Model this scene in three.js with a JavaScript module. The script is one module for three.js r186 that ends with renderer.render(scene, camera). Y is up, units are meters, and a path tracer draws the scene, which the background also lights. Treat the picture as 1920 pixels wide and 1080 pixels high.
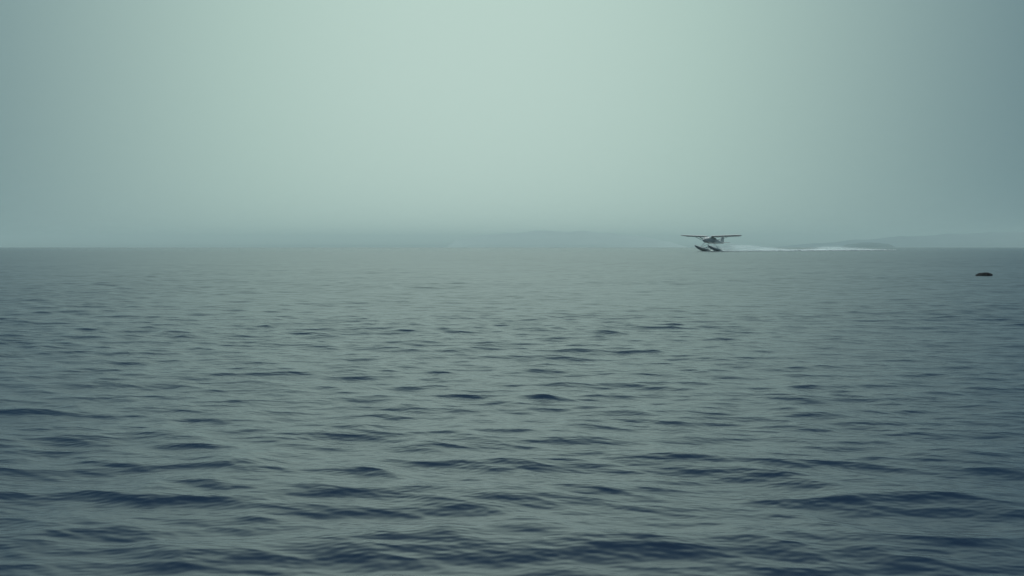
import * as THREE from 'three';
import { mergeGeometries, mergeVertices, toCreasedNormals } from 'three/addons/utils/BufferGeometryUtils.js';
import { ImprovedNoise } from 'three/addons/math/ImprovedNoise.js';

// ---------------------------------------------------------------- camera, sky, sun, exposure
const scene = new THREE.Scene();
const FOCAL = 2638;                                    // in pixels of the 1920 x 1080 photograph
const EYE = 0.72;                                      // lens height over the water
const HORIZON = 463;                                   // photograph row of the horizon
const camera = new THREE.PerspectiveCamera(2 * Math.atan(540 / FOCAL) * 180 / Math.PI, 16 / 9, 0.05, 12000);
camera.position.set(0, EYE, 0);
camera.rotation.x = -Math.atan((540 - HORIZON) / FOCAL);

const renderer = new THREE.WebGLRenderer({ antialias: true });
renderer.toneMapping = THREE.LinearToneMapping;
renderer.toneMappingExposure = 2.4;
renderer.shadowMap.enabled = true;

const SUN_AZ = -1.5, SUN_EL = 80;                      // degrees from straight ahead, above the horizon
const rad = (d) => d * Math.PI / 180;
const dirOf = (az, el) => new THREE.Vector3(Math.sin(rad(az)) * Math.cos(rad(el)), Math.sin(rad(el)), -Math.cos(rad(az)) * Math.cos(rad(el)));
const sunDir = dirOf(SUN_AZ, SUN_EL);

// one misty overcast: cool veil everywhere, low glow ahead, plus an added zenith glow that helps light the fog
{
  const W = 1024, H = 512, data = new Float32Array(W * H * 4);
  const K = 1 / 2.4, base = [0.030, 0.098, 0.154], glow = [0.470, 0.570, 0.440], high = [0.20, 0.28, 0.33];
  const d = new THREE.Vector3();
  for (let j = 0; j < H; j++) for (let i = 0; i < W; i++) {
    const el = ((j + 0.5) / H - 0.5) * Math.PI, a = ((i + 0.5) / W - 0.5) * 2 * Math.PI;
    d.set(Math.cos(el) * Math.cos(a), Math.sin(el), Math.cos(el) * Math.sin(a));
    const o = (j * W + i) * 4;
    if (el <= 0) { data[o] = K * 0.03; data[o + 1] = K * 0.045; data[o + 2] = K * 0.055; data[o + 3] = 1; continue; }
    const az = Math.atan2(d.x, -d.z) * 180 / Math.PI - SUN_AZ, e = el * 180 / Math.PI;
    const lat = Math.abs(az) > 90 ? 90 : Math.asin(Math.abs(Math.sin(rad(az)) * Math.cos(el))) * 180 / Math.PI;
    const r = Math.hypot(lat, (e - 9) * (e < 9 ? 0.5 : 1.55));
    const g = Math.exp(-Math.pow(r / 19.2, 2.2));
    const s = Math.exp(-Math.pow(Math.acos(Math.min(1, d.dot(sunDir))) / rad(32), 2));  // added glow round the high sun, above the view, brightens the fog
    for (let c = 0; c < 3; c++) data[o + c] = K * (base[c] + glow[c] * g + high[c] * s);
    data[o + 3] = 1;
  }
  const sky = new THREE.DataTexture(data, W, H, THREE.RGBAFormat, THREE.FloatType);
  sky.mapping = THREE.EquirectangularReflectionMapping;
  sky.magFilter = THREE.LinearFilter; sky.minFilter = THREE.LinearFilter; sky.needsUpdate = true;
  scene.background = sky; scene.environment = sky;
}
const sun = new THREE.DirectionalLight(new THREE.Color(0.97, 1.0, 0.96), 1.5);
sun.position.copy(sunDir).multiplyScalar(400); sun.target.position.set(30, 0, -200);
sun.position.add(sun.target.position);
sun.castShadow = true; sun.shadow.radius = 45;
Object.assign(sun.shadow.camera, { left: -300, right: 300, top: 300, bottom: -300, near: 1, far: 1200 });
sun.shadow.mapSize.set(2048, 2048);
scene.add(sun, sun.target);

scene.fog = new THREE.FogExp2(new THREE.Color(0.77, 1.0, 0.97), 0.0004);

// ---------------------------------------------------------------- helpers
let seed = 20240611;
const rnd = () => { seed = (seed + 0x6D2B79F5) | 0; let t = Math.imul(seed ^ (seed >>> 15), 1 | seed); t = (t + Math.imul(t ^ (t >>> 7), 61 | t)) ^ t; return ((t ^ (t >>> 14)) >>> 0) / 4294967296; };
const gauss = () => Math.sqrt(-2 * Math.log(1 - rnd())) * Math.cos(2 * Math.PI * rnd());
const noise = new ImprovedNoise();
const smooth = (a, b, x) => { const t = Math.min(1, Math.max(0, (x - a) / (b - a))); return t * t * (3 - 2 * t); };
const lerp = (a, b, t) => a + (b - a) * t;
const lin = (r, g, b) => new THREE.Color().setRGB(r, g, b);
function mat(name, color, roughness, more = {}) { const m = new THREE.MeshPhysicalMaterial({ color, roughness, ...more }); m.name = name; return m; }
function mesh(name, geometry, material, parent = scene) {
  const o = new THREE.Mesh(geometry, material); o.name = name; o.castShadow = o.receiveShadow = true; parent.add(o); return o;
}
function tag(o, label, category, kind, group) { if (label) o.userData.label = label; if (category) o.userData.category = category; if (kind) o.userData.kind = kind; if (group) o.userData.group = group; return o; }
// where the ray through a photograph column stands at a given distance ahead
const acrossAt = (px, ahead) => (px - 960) / FOCAL * ahead;

// ---------------------------------------------------------------- the water: one sheet of wind waves out to the horizon
const waves = [];
{
  const N = 150;                                       // directions are measured from straight towards the lens
  let total = 0;
  for (let i = 0; i < N; i++) {
    const L = 0.05 * Math.pow(1.8 / 0.05, (i + rnd()) / N), k = 2 * Math.PI / L;
    const spread = lerp(0.75, 0.42, smooth(0.3, 3, L));
    const th = i % 3 ? rad(-40) + gauss() * 0.62 * spread : rad(12) + gauss() * spread;   // wind sea and a weaker cross sea
    const w = smooth(0.03, 0.16, L) * (1 - smooth(0.3, 1.5, L) * 0.78);
    waves.push({ L, kx: k * Math.sin(th), kz: k * Math.cos(th), nx: Math.sin(th), nz: Math.cos(th), k, w, ph: rnd() * 6.2832 });
    total += w * w / 2;
  }
  const RMS = 0.068;
  for (const v of waves) v.a = v.w * RMS / Math.sqrt(total) / v.k;
}
function gust(x, z) {
  return 1 + 0.2 * Math.sin(x * 0.31 + z * 0.17 + 1.3) * Math.sin(z * 0.23 - x * 0.11 + 0.4) + 0.2 * Math.sin(x * 0.071 - z * 0.053 + 2.1) + 0.2 * Math.sin(x * 0.83 + z * 0.37) * Math.sin(z * 0.52 - x * 0.29 + 2.0);
}
function waterHeight(x, z) { let y = 0; for (const v of waves) y += v.a * Math.cos(v.kx * x + v.kz * z + v.ph); return y * gust(x, z); }
{
  const BACK = 5;                                      // rows spread out from a point behind the lens
  const cols = [], FINE = 26, STEP = 0.095;
  for (let a = -80; a < -FINE; a += 3) cols.push(a);
  for (let a = -FINE; a <= FINE + 1e-6; a += STEP) cols.push(a);
  for (let a = FINE + 3; a <= 80; a += 3) cols.push(a);
  const rows = [];
  let r = 1.5; while (r < 6.5) { rows.push(r); r += 0.05; }
  while (r < 20) { rows.push(r); r *= 1.0014; }
  while (r < 330) { rows.push(r); r *= 1.0024; }
  while (r < 4200) { rows.push(r); r *= 1.016; }
  rows.push(4300);
  const nc = cols.length, nr = rows.length, P = new Float32Array(nc * nr * 3), UV = new Float32Array(nc * nr * 2);
  const sn = cols.map((a) => Math.sin(rad(a))), cs = cols.map((a) => Math.cos(rad(a)));
  for (let j = 0; j < nr; j++) {
    const R = rows[j], dr = Math.max(j ? R - rows[j - 1] : 0.05, R * rad(STEP));
    const live = [];
    for (const v of waves) { const f = smooth(2, 4, v.L / dr); if (f > 0) live.push([v, v.a * f]); }
    for (let i = 0; i < nc; i++) {
      const x = R * sn[i], z = BACK - R * cs[i], g = gust(x, z);
      const coarse = Math.abs(cols[i]) > FINE ? 0.15 : 1;
      let X = 0, Y = 0, Z = 0;
      for (let n = 0; n < live.length; n++) {
        const v = live[n][0], a = live[n][1], p = v.kx * x + v.kz * z + v.ph;
        Y += a * Math.cos(p); const s = a * Math.sin(p); X -= v.nx * s; Z -= v.nz * s;
      }
      const o = (j * nc + i) * 3, q = 1.9 * g * coarse;
      P[o] = x + X * q; P[o + 1] = Y * g * coarse; P[o + 2] = z + Z * q;
      UV[(j * nc + i) * 2] = x / 3.1; UV[(j * nc + i) * 2 + 1] = z / 3.1;
    }
  }
  const idx = new Uint32Array((nc - 1) * (nr - 1) * 6); let q = 0;
  for (let j = 0; j < nr - 1; j++) for (let i = 0; i < nc - 1; i++) {
    const a = j * nc + i, b = a + 1, c = a + nc, e = c + 1;
    idx[q++] = a; idx[q++] = b; idx[q++] = c; idx[q++] = b; idx[q++] = e; idx[q++] = c;
  }
  const g = new THREE.BufferGeometry();
  g.setAttribute('position', new THREE.BufferAttribute(P, 3)); g.setAttribute('uv', new THREE.BufferAttribute(UV, 2)); g.setIndex(new THREE.BufferAttribute(idx, 1));
  g.computeVertexNormals();
  // cat's-paw ripples under 15 cm: a tiling height map of whole-number waves
  const S = 1024, rip = new Uint8Array(S * S * 4), list = [];
  for (let n = 0; n < 70; n++) {
    const L = 0.028 * Math.pow(5, rnd()), th = (n % 3 ? rad(-40) : rad(12)) + gauss() * 0.6, m = 3.1 / L;
    list.push([Math.round(m * Math.sin(th)), Math.round(m * Math.cos(th)), L, Math.floor(rnd() * S)]);
  }
  const table = new Float32Array(S); for (let i = 0; i < S; i++) table[i] = Math.cos(2 * Math.PI * i / S);
  const h = new Float32Array(S * S); let mx = 0;
  for (let j = 0; j < S; j++) for (let i = 0; i < S; i++) {
    let y = 0; for (const [u, v, L, p] of list) y += L * table[(u * i + v * j + p) & (S - 1)];
    h[j * S + i] = y; if (Math.abs(y) > mx) mx = Math.abs(y);
  }
  for (let i = 0; i < S * S; i++) { rip[i * 4] = rip[i * 4 + 1] = rip[i * 4 + 2] = 127.5 + 127 * h[i] / mx; rip[i * 4 + 3] = 255; }
  const t = new THREE.DataTexture(rip, S, S); t.wrapS = t.wrapT = THREE.RepeatWrapping; t.magFilter = THREE.LinearFilter; t.needsUpdate = true;
  const m = mat('lake water', lin(0.0035, 0.009, 0.024), 0.18, { ior: 1.333, bumpMap: t, bumpScale: 0.0038 });
  tag(mesh('water', g, m), 'grey blue lake water covered in small wind waves', 'water', 'structure');
}

// ---------------------------------------------------------------- far land, ground colours toned to look faint in mist
function farLand(name, label, { from, to, ahead, deep, profile, rock }) {
  // profile: [photograph column, metres of height]
  const x0 = acrossAt(from, ahead), x1 = acrossAt(to, ahead), cx = (x0 + x1) / 2, W = x1 - x0;
  const crest = (x) => { const px = 960 + x / ahead * FOCAL; let i = 0; while (i < profile.length - 2 && px > profile[i + 1][0]) i++; const [a, ha] = profile[i], [b, hb] = profile[i + 1]; const t = smooth(0, 1, (px - a) / (b - a)); return lerp(ha, hb, t); };
  const ground = (x, z) => { const v = z / deep, e = Math.max(0, 1 - 4 * v * v); return -0.8 + (crest(x) + 0.9) * Math.pow(e, 0.8) * (0.9 + 0.12 * noise.noise(x / 40, z / 40, 3.7)) + 1.1 * noise.noise(x / 13, z / 13, 1.2) * e * Math.min(1, crest(x) / 20); };
    const nx = 220, nz = 60, g = new THREE.PlaneGeometry(W, deep, nx, nz).rotateX(-Math.PI / 2), p = g.attributes.position;
  for (let i = 0; i < p.count; i++) p.setY(i, ground(p.getX(i) + cx, p.getZ(i)));
  g.computeVertexNormals();
  const o = mesh(name, g, mat('haze toned land', rock, 0.95)); o.position.set(cx, 0, -ahead);  // ground colour carries part of the haze
  tag(o, label, 'island', 'structure');
}
farLand('haze_toned_island', 'broad low island, coloured pale to imitate haze, behind the floatplane', {
  from: 836, to: 1285, ahead: 2900, deep: 300, rock: lin(0.29, 0.36, 0.345),  // pale colour stands in for haze washing the island out
  profile: [[836, 0], [856, 17], [905, 27], [960, 32], [1010, 35.5], [1080, 36.5], [1150, 32], [1200, 25], [1245, 14], [1285, 0]],
});
farLand('far_shore', 'long shore with hazy blue painted into its colour, rising beyond the dark flat islet', {
  from: 1440, to: 2300, ahead: 3000, deep: 340, rock: lin(0.095, 0.14, 0.16),  // blue haze partly painted into the ground colour
  profile: [[1440, 0], [1540, 9], [1620, 18], [1700, 26], [1800, 31], [1900, 35], [2040, 36.5], [2200, 30], [2300, 0]],
});
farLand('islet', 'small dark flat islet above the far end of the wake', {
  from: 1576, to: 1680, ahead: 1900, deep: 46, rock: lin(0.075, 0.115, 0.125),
  profile: [[1576, 0], [1592, 5.2], [1615, 7.4], [1640, 7.6], [1662, 6], [1680, 0]],
});

// ---------------------------------------------------------------- the floatplane
{
  const AHEAD = 231, root = new THREE.Group(); root.name = 'floatplane';
  root.position.set(acrossAt(1331, AHEAD), 0, -AHEAD);
  const HEAD = rad(34);                                // nose turned from straight towards the lens to the left
  const white = mat('white paint', lin(0.42, 0.45, 0.44), 0.4, { clearcoat: 0.4, clearcoatRoughness: 0.2 });
  const grey = mat('grey paint', lin(0.42, 0.45, 0.44), 0.45);
  const alloy = mat('float alloy', lin(0.45, 0.47, 0.47), 0.5, { metalness: 0.15 });
  const dark = mat('dark trim', lin(0.05, 0.055, 0.06), 0.5);
  const glass = mat('cabin glass', lin(0.85, 0.92, 0.92), 0.03, { transmission: 1, ior: 1.45, thickness: 0 });
  const steel = mat('steel tube', lin(0.30, 0.31, 0.31), 0.35, { metalness: 0.7 });
  // local axes: +x nose, +y up, +z the pilot's right
  const body = root;
  const fwd = new THREE.Vector3(-Math.sin(HEAD), 0, Math.cos(HEAD)), PITCH = rad(6.5);
  const side = new THREE.Vector3().crossVectors(fwd, new THREE.Vector3(0, 1, 0));
  const f2 = fwd.clone().multiplyScalar(Math.cos(PITCH)).add(new THREE.Vector3(0, Math.sin(PITCH), 0));
  const u2 = new THREE.Vector3().crossVectors(side, f2);
  root.quaternion.setFromRotationMatrix(new THREE.Matrix4().makeBasis(f2, u2, side));

  // skin over rounded cross-sections: [x, centre y, half height, half width, squareness]
  function loft(secs, seg = 28, cap = true) {
    const P = [], I = [];
    for (const [x, cy, hh, hw, sq] of secs) for (let i = 0; i < seg; i++) {
      const a = i / seg * 2 * Math.PI, c = Math.cos(a), s = Math.sin(a), e = 2 / sq;
      P.push(x, cy + hh * Math.sign(s) * Math.pow(Math.abs(s), e), hw * Math.sign(c) * Math.pow(Math.abs(c), e));
    }
    for (let j = 0; j < secs.length - 1; j++) for (let i = 0; i < seg; i++) {
      const a = j * seg + i, b = j * seg + (i + 1) % seg, c = a + seg, d = b + seg; I.push(a, b, c, b, d, c);
    }
    if (cap) for (const j of [0, secs.length - 1]) { const n = P.length / 3; P.push(secs[j][0], secs[j][1], 0); for (let i = 0; i < seg; i++) { const a = j * seg + i, b = j * seg + (i + 1) % seg; j ? I.push(a, b, n) : I.push(b, a, n); } }
    const g = new THREE.BufferGeometry(); g.setAttribute('position', new THREE.Float32BufferAttribute(P, 3)); g.setIndex(I); g.computeVertexNormals(); return g;
  }
  const tube = (pts, r, seg = 8) => new THREE.TubeGeometry(new THREE.CatmullRomCurve3(pts.map((p) => new THREE.Vector3(...p)), false, 'centripetal'), Math.max(1, pts.length * 4), r, seg);
  const bar = (a, b, w, t) => { // streamlined strut
    const A = new THREE.Vector3(...a), B = new THREE.Vector3(...b), L = A.distanceTo(B), s = new THREE.CylinderGeometry(1, 1, L, 12).scale(w, 1, t);
    s.applyQuaternion(new THREE.Quaternion().setFromUnitVectors(new THREE.Vector3(0, 1, 0), B.clone().sub(A).normalize())); const c = A.add(B).multiplyScalar(0.5); return s.translate(c.x, c.y, c.z);
  };
  // aerofoil panel from root to tip: stations [z, leading x, chord, y, thickness]
  function foil(stations) {
    const prof = []; const n = 12;
    for (let i = 0; i <= n; i++) { const t = (1 - Math.cos(Math.PI * i / n)) / 2; prof.push([t, 0.6 * (1.48 * Math.sqrt(t) - 0.63 * t - 1.76 * t * t + 1.42 * t ** 3 - 0.51 * t ** 4) * 2]); }
    for (let i = n - 1; i > 0; i--) { const [t, y] = prof[i]; prof.push([t, -y * 0.42]); }
    const m = prof.length, P = [], I = [];
    for (const [z, lx, ch, y, th] of stations) for (const [t, v] of prof) P.push(lx - ch * t, y + v * th * ch, z);
    for (let j = 0; j < stations.length - 1; j++) for (let i = 0; i < m; i++) { const a = j * m + i, b = j * m + (i + 1) % m, c = a + m, d = b + m; I.push(a, b, c, b, d, c); }
    for (const j of [0, stations.length - 1]) { const k = P.length / 3, s = stations[j]; P.push(s[1] - s[2] * 0.4, s[3], s[0]); for (let i = 0; i < m; i++) I.push(j * m + i, j * m + (i + 1) % m, k); }
    const g = new THREE.BufferGeometry(); g.setAttribute('position', new THREE.Float32BufferAttribute(P, 3)); g.setIndex(I); return toCreasedNormals(g, 0.7);
  }
  // origin: on the water under the wing; keel of the floats touches aft of it
  const WY = 2.36;
  mesh('fuselage', loft([
    [1.45, 1.68, 0.44, 0.44, 3], [1.0, 1.74, 0.5, 0.49, 3.4], [0.55, 1.84, 0.56, 0.52, 4], [0.0, 1.86, 0.56, 0.52, 4.2], [-0.9, 1.86, 0.53, 0.5, 4],
    [-1.7, 1.84, 0.44, 0.42, 3.4], [-2.6, 1.83, 0.33, 0.29, 3], [-3.5, 1.84, 0.23, 0.18, 2.6], [-4.4, 1.87, 0.13, 0.07, 2.3], [-4.75, 1.88, 0.07, 0.03, 2]]), white, body);
  const cowl = mesh('cowling', loft([[2.3, 1.62, 0.2, 0.22, 2.2], [2.25, 1.62, 0.3, 0.31, 2.4], [2.1, 1.63, 0.37, 0.38, 2.6], [1.8, 1.65, 0.42, 0.42, 2.8], [1.46, 1.68, 0.45, 0.45, 3]]), grey, body);
  for (const s of [-1, 1]) mesh('air_intake', new THREE.SphereGeometry(0.09, 14, 10).scale(0.35, 0.8, 1.2).translate(2.27, 1.66, s * 0.16), dark, cowl);
  const prop = mesh('propeller', new THREE.CylinderGeometry(0.07, 0.07, 0.14, 16).rotateZ(Math.PI / 2).translate(2.38, 1.62, 0), dark, body);
  mesh('spinner', new THREE.LatheGeometry([[0.13, 0], [0.125, 0.07], [0.1, 0.16], [0.055, 0.24], [0.001, 0.27]].map(([a, b]) => new THREE.Vector2(a, b)), 18).rotateZ(-Math.PI / 2).translate(2.37, 1.62, 0), white, prop);
  for (const s of [-1, 1]) {
    const g = new THREE.BoxGeometry(0.035, 0.86, 0.13, 2, 10, 4), p = g.attributes.position;
    for (let i = 0; i < p.count; i++) { const y = p.getY(i) + 0.43, tw = 0.75 - 0.55 * (y / 0.86), w = 0.55 + 0.9 * Math.sin(Math.PI * Math.min(0.93, y / 0.86 * 0.75 + 0.18)) - 0.35; const x = p.getX(i), z = p.getZ(i) * w; p.setXYZ(i, x * Math.cos(tw) - z * Math.sin(tw), s * (y + 0.06), x * Math.sin(tw) + z * Math.cos(tw)); }
    g.computeVertexNormals(); g.rotateX(rad(62)); g.translate(2.4, 1.62, 0); mesh('blade', g, dark, prop);
  }
  // glazing set slightly proud of the skin
  const wind = new THREE.BufferGeometry();
  wind.setAttribute('position', new THREE.Float32BufferAttribute([1.2, 2.14, -0.42, 1.2, 2.14, 0.42, 0.62, 2.46, 0.44, 0.62, 2.46, -0.44, 0.98, 2.08, 0.54, 0.56, 2.42, 0.545, 0.98, 2.08, -0.54, 0.56, 2.42, -0.545], 3));
  wind.setIndex([0, 1, 2, 0, 2, 3, 1, 4, 5, 1, 5, 2, 0, 3, 7, 0, 7, 6]); wind.computeVertexNormals();
  const ws = mesh('windshield', wind, glass, body); mesh('frame', mergeGeometries([tube([[1.2, 2.15, -0.43], [1.2, 2.15, 0.43]], 0.02), tube([[1.2, 2.15, 0.43], [0.62, 2.47, 0.45]], 0.02), tube([[1.2, 2.15, -0.43], [0.62, 2.47, -0.45]], 0.02)]), grey, ws);
  for (const s of [-1, 1]) {
    const pane = (name, pts) => { const sh = new THREE.Shape(pts.map((p) => new THREE.Vector2(...p))); return mesh(name, new THREE.ExtrudeGeometry(sh, { depth: 0.015, bevelEnabled: false }).translate(0, 0, s * 0.535 - 0.0075), mat('dark cabin glass', lin(0.03, 0.035, 0.04), 0.06), body); };
    const d = mesh('door', new THREE.ExtrudeGeometry(new THREE.Shape([[0.75, 1.45], [0.75, 1.95], [-0.2, 1.95], [-0.2, 1.45]].map((p) => new THREE.Vector2(...p))), { depth: 0.02, bevelEnabled: true, bevelSize: 0.01, bevelThickness: 0.005, bevelSegments: 2 }).translate(0, 0, s * 0.525 - 0.01), white, body);
    mesh('handle', new THREE.BoxGeometry(0.12, 0.03, 0.03).translate(-0.1, 1.82, s * 0.55), steel, d);
    pane('side_window', [[0.86, 2.0], [0.55, 2.3], [-0.12, 2.3], [-0.12, 2.0]]);
    pane('side_window', [[-0.2, 2.0], [-0.2, 2.3], [-0.85, 2.26], [-1.0, 2.02]]);
  }
  // wing: two panels with slight dihedral, flaps and ailerons, struts
  const dih = Math.tan(rad(2.3));
  for (const s of [-1, 1]) {
    const st = [0.38, 2.6, 4.6, 5.15, 5.42].map((z, i) => { const c = [1.55, 1.55, 1.45, 1.25, 0.6][i]; return [s * z, 0.72 - [0, 0, 0.05, 0.14, 0.42][i], c, WY + 0.03 + z * dih, [0.13, 0.13, 0.12, 0.1, 0.06][i]]; });
    const w = mesh('wing', foil(st), grey, body);
    const panel = (name, z0, z1) => mesh(name, bar([-0.86, WY + z0 * dih, s * z0], [-0.84, WY + z1 * dih, s * z1], 0.16, 0.02), grey, w);
    panel('flap', 0.5, 2.7); panel('aileron', 2.78, 4.85);
    mesh('wing_strut', bar([0.35, 1.42, s * 0.5], [0.35, WY + 2.9 * dih - 0.05, s * 2.9], 0.055, 0.022), grey, body);
    mesh('wing_strut', bar([0.25, 1.42, s * 0.5], [-0.45, WY + 2.9 * dih - 0.05, s * 2.9], 0.045, 0.02), grey, body);
    mesh('stabilizer', foil([[s * 0.06, -3.75, 0.62, 1.93, 0.07], [s * 1.1, -3.92, 0.46, 1.95, 0.07], [s * 1.5, -4.08, 0.25, 1.95, 0.06]]), grey, body);
    mesh('elevator', foil([[s * 0.1, -4.38, 0.48, 1.93, 0.05], [s * 1.1, -4.39, 0.42, 1.95, 0.05], [s * 1.48, -4.35, 0.22, 1.95, 0.05]]), grey, body);
  }
  const finShape = new THREE.Shape(); finShape.moveTo(-3.2, 2.0); finShape.bezierCurveTo(-3.8, 2.15, -3.95, 2.6, -4.25, 2.98); finShape.lineTo(-4.45, 3.02); finShape.lineTo(-4.45, 1.9);
  const finG = new THREE.ExtrudeGeometry(finShape, { depth: 0.03, bevelEnabled: true, bevelSize: 0.02, bevelThickness: 0.02, bevelSegments: 2 }).translate(0, 0, -0.015);
  mesh('fin', finG, white, body);
  const rud = new THREE.Shape(); rud.moveTo(-4.48, 1.72); rud.lineTo(-4.48, 3.03); rud.bezierCurveTo(-4.8, 3.05, -5.0, 2.7, -5.0, 2.2); rud.bezierCurveTo(-5.0, 1.9, -4.8, 1.75, -4.48, 1.72);
  mesh('rudder', new THREE.ExtrudeGeometry(rud, { depth: 0.03, bevelEnabled: true, bevelSize: 0.015, bevelThickness: 0.012, bevelSegments: 2 }).translate(0, 0, -0.015), grey, body);
  // floats
  for (const s of [-1, 1]) {
    const Z = s * 1.17, secs = [];
    // keel and deck heights along the float, V bottom and step
    const line = [[3.1, 0.54, 0.60, 0.03], [2.95, 0.42, 0.63, 0.15], [2.5, 0.24, 0.61, 0.26], [1.8, 0.10, 0.56, 0.32], [0.9, 0.03, 0.50, 0.34], [-0.2, 0.0, 0.46, 0.34], [-0.22, 0.09, 0.46, 0.32], [-1.4, 0.19, 0.45, 0.26], [-2.4, 0.28, 0.44, 0.17], [-3.05, 0.36, 0.43, 0.07]];
    const P = [], I = [], K = 10;
    for (const [x, ky, dy, hw] of line) {
      const ch = lerp(ky, dy, 0.42);
      for (const [u, y] of [[0, ky], [0.55, lerp(ky, ch, 0.6)], [1, ch], [1, lerp(ch, dy, 0.6)], [0.75, dy], [0, dy + hw * 0.16], [-0.75, dy], [-1, lerp(ch, dy, 0.6)], [-1, ch], [-0.55, lerp(ky, ch, 0.6)]]) P.push(x, y, Z + u * hw);
    }
    for (let j = 0; j < line.length - 1; j++) for (let i = 0; i < K; i++) { const a = j * K + i, b = j * K + (i + 1) % K, c = a + K, d = b + K; I.push(a, c, b, b, c, d); }
    for (const j of [0, line.length - 1]) { const n = P.length / 3; P.push(line[j][0], (line[j][1] + line[j][2]) / 2, Z); for (let i = 0; i < K; i++) I.push(j * K + i, j * K + (i + 1) % K, n); }
    const g = new THREE.BufferGeometry(); g.setAttribute('position', new THREE.Float32BufferAttribute(P, 3)); g.setIndex(I);
    const f = mesh('float', toCreasedNormals(g, 0.5), alloy, body);
    mesh('bumper', new THREE.SphereGeometry(0.09, 14, 10).scale(0.9, 0.8, 1).translate(3.1, 0.58, Z), dark, f);
    mesh('water_rudder', new THREE.BoxGeometry(0.22, 0.42, 0.03).translate(-3.16, 0.55, Z), steel, f);
    for (const [x0, x1] of [[1.25, 1.05], [-0.75, -0.55]]) mesh('float_strut', bar([x0, 0.48, Z], [x1, 1.36, s * 0.44], 0.055, 0.025), grey, body);
    mesh('float_strut', bar([1.25, 0.48, Z], [-0.55, 1.36, s * 0.44], 0.03, 0.018), grey, body);
  }
  for (const x of [1.25, -0.75]) mesh('spreader_bar', bar([x, 0.44, -1.17], [x, 0.44, 1.17], 0.045, 0.045), grey, body);
  root.position.y = 0.02;
  scene.add(root);
  tag(root, 'small high wing floatplane taking off nose up with spray behind its floats', 'floatplane');

  // spray thrown up behind the floats and the foaming track it leaves: drops of water and foam
  const back = fwd.clone().multiplyScalar(-1), drop = new THREE.IcosahedronGeometry(1, 1);
  const foam = mat('aerated water', lin(0.68, 0.77, 0.76), 0.7);
  const N = 95000, im = new THREE.InstancedMesh(drop, foam, N), m4 = new THREE.Matrix4(), q0 = new THREE.Quaternion(); im.name = 'wake_spray'; im.castShadow = im.receiveShadow = true;
  const at = new THREE.Vector3(), sc = new THREE.Vector3();
  // how thick and how high the spray stands at L metres behind the step
  const tall = (L) => 0.22 + 1.15 * Math.exp(-Math.pow((L - 6) / 6, 2)) + 0.75 * Math.exp(-Math.pow((L - 16) / 10, 2)) + 0.8 * Math.exp(-Math.pow((L - 55) / 7, 2)) + 0.3 * Math.exp(-Math.pow((L - 70) / 9, 2));
  const much = (L) => 0.15 + 1.1 * Math.exp(-Math.pow((L - 7) / 9, 2)) + 0.6 * Math.exp(-Math.pow((L - 19) / 11, 2)) + 0.75 * Math.exp(-Math.pow((L - 55) / 8, 2)) + 0.1 * Math.exp(-Math.pow((L - 72) / 10, 2));
  let n = 0;
  while (n < N) {
    const L = rnd() * 96; if (rnd() * 1.5 > much(L) * (1 - smooth(62, 84, L))) continue;
    const puff = 0.7 + 0.5 * noise.noise(L * 0.35, 7.1, 0.3) + 0.3 * noise.noise(L * 1.1, 2.2, 5.3);
    const h = tall(L) * Math.max(0.2, puff) * Math.pow(rnd(), 1.4);
    const sd = rnd() < 0.5 ? -1 : 1, w = sd * 1.17 * (1 - Math.min(1, L / 30)) + gauss() * (0.35 + Math.min(1.6, L * 0.05));
    at.copy(root.position).addScaledVector(back, L + 0.6).addScaledVector(side, w); at.y = 0.02 + h;
    const s = h < 0.12 ? lerp(0.03, 0.09, rnd()) : lerp(0.010, 0.036, rnd() * rnd());
    sc.set(s * lerp(0.8, 1.5, rnd()), s * lerp(0.5, 1, rnd()), s * lerp(0.8, 1.5, rnd()));
    m4.compose(at, q0, sc); im.setMatrixAt(n++, m4);
  }
  scene.add(im);
  tag(im, 'white spray and foam trailing over the water behind the floatplane', 'spray', 'stuff');
}

// ---------------------------------------------------------------- dark rock breaking the surface
{
  const AHEAD = EYE * FOCAL / 54, x = acrossAt(1846, AHEAD);
  const g = mergeVertices(new THREE.IcosahedronGeometry(1, 5)), p = g.attributes.position;
  for (let i = 0; i < p.count; i++) {
    const X = p.getX(i), Y = p.getY(i), Z = p.getZ(i), w = 1 + 0.3 * noise.noise(X * 1.7 + 3, Y * 1.7, Z * 1.7) + 0.14 * noise.noise(X * 5, Y * 5 + 2, Z * 5) + 0.015 * noise.noise(X * 17, Y * 17, Z * 17);
    p.setXYZ(i, X * w * 0.235, Y * w * (Y > 0 ? 0.072 * (1.15 - 0.6 * X * X) : 0.3), Z * w * 0.19);
  }
  g.deleteAttribute('uv'); g.computeVertexNormals();
  const o = mesh('rock', g, mat('wet dark stone', lin(0.004, 0.006, 0.007), 0.9, { specularIntensity: 0.3 })); o.position.set(x, 0.0, -AHEAD); o.rotation.y = 0.3;
  tag(o, 'small dark wet rock just breaking the water surface', 'rock');
}

renderer.render(scene, camera);
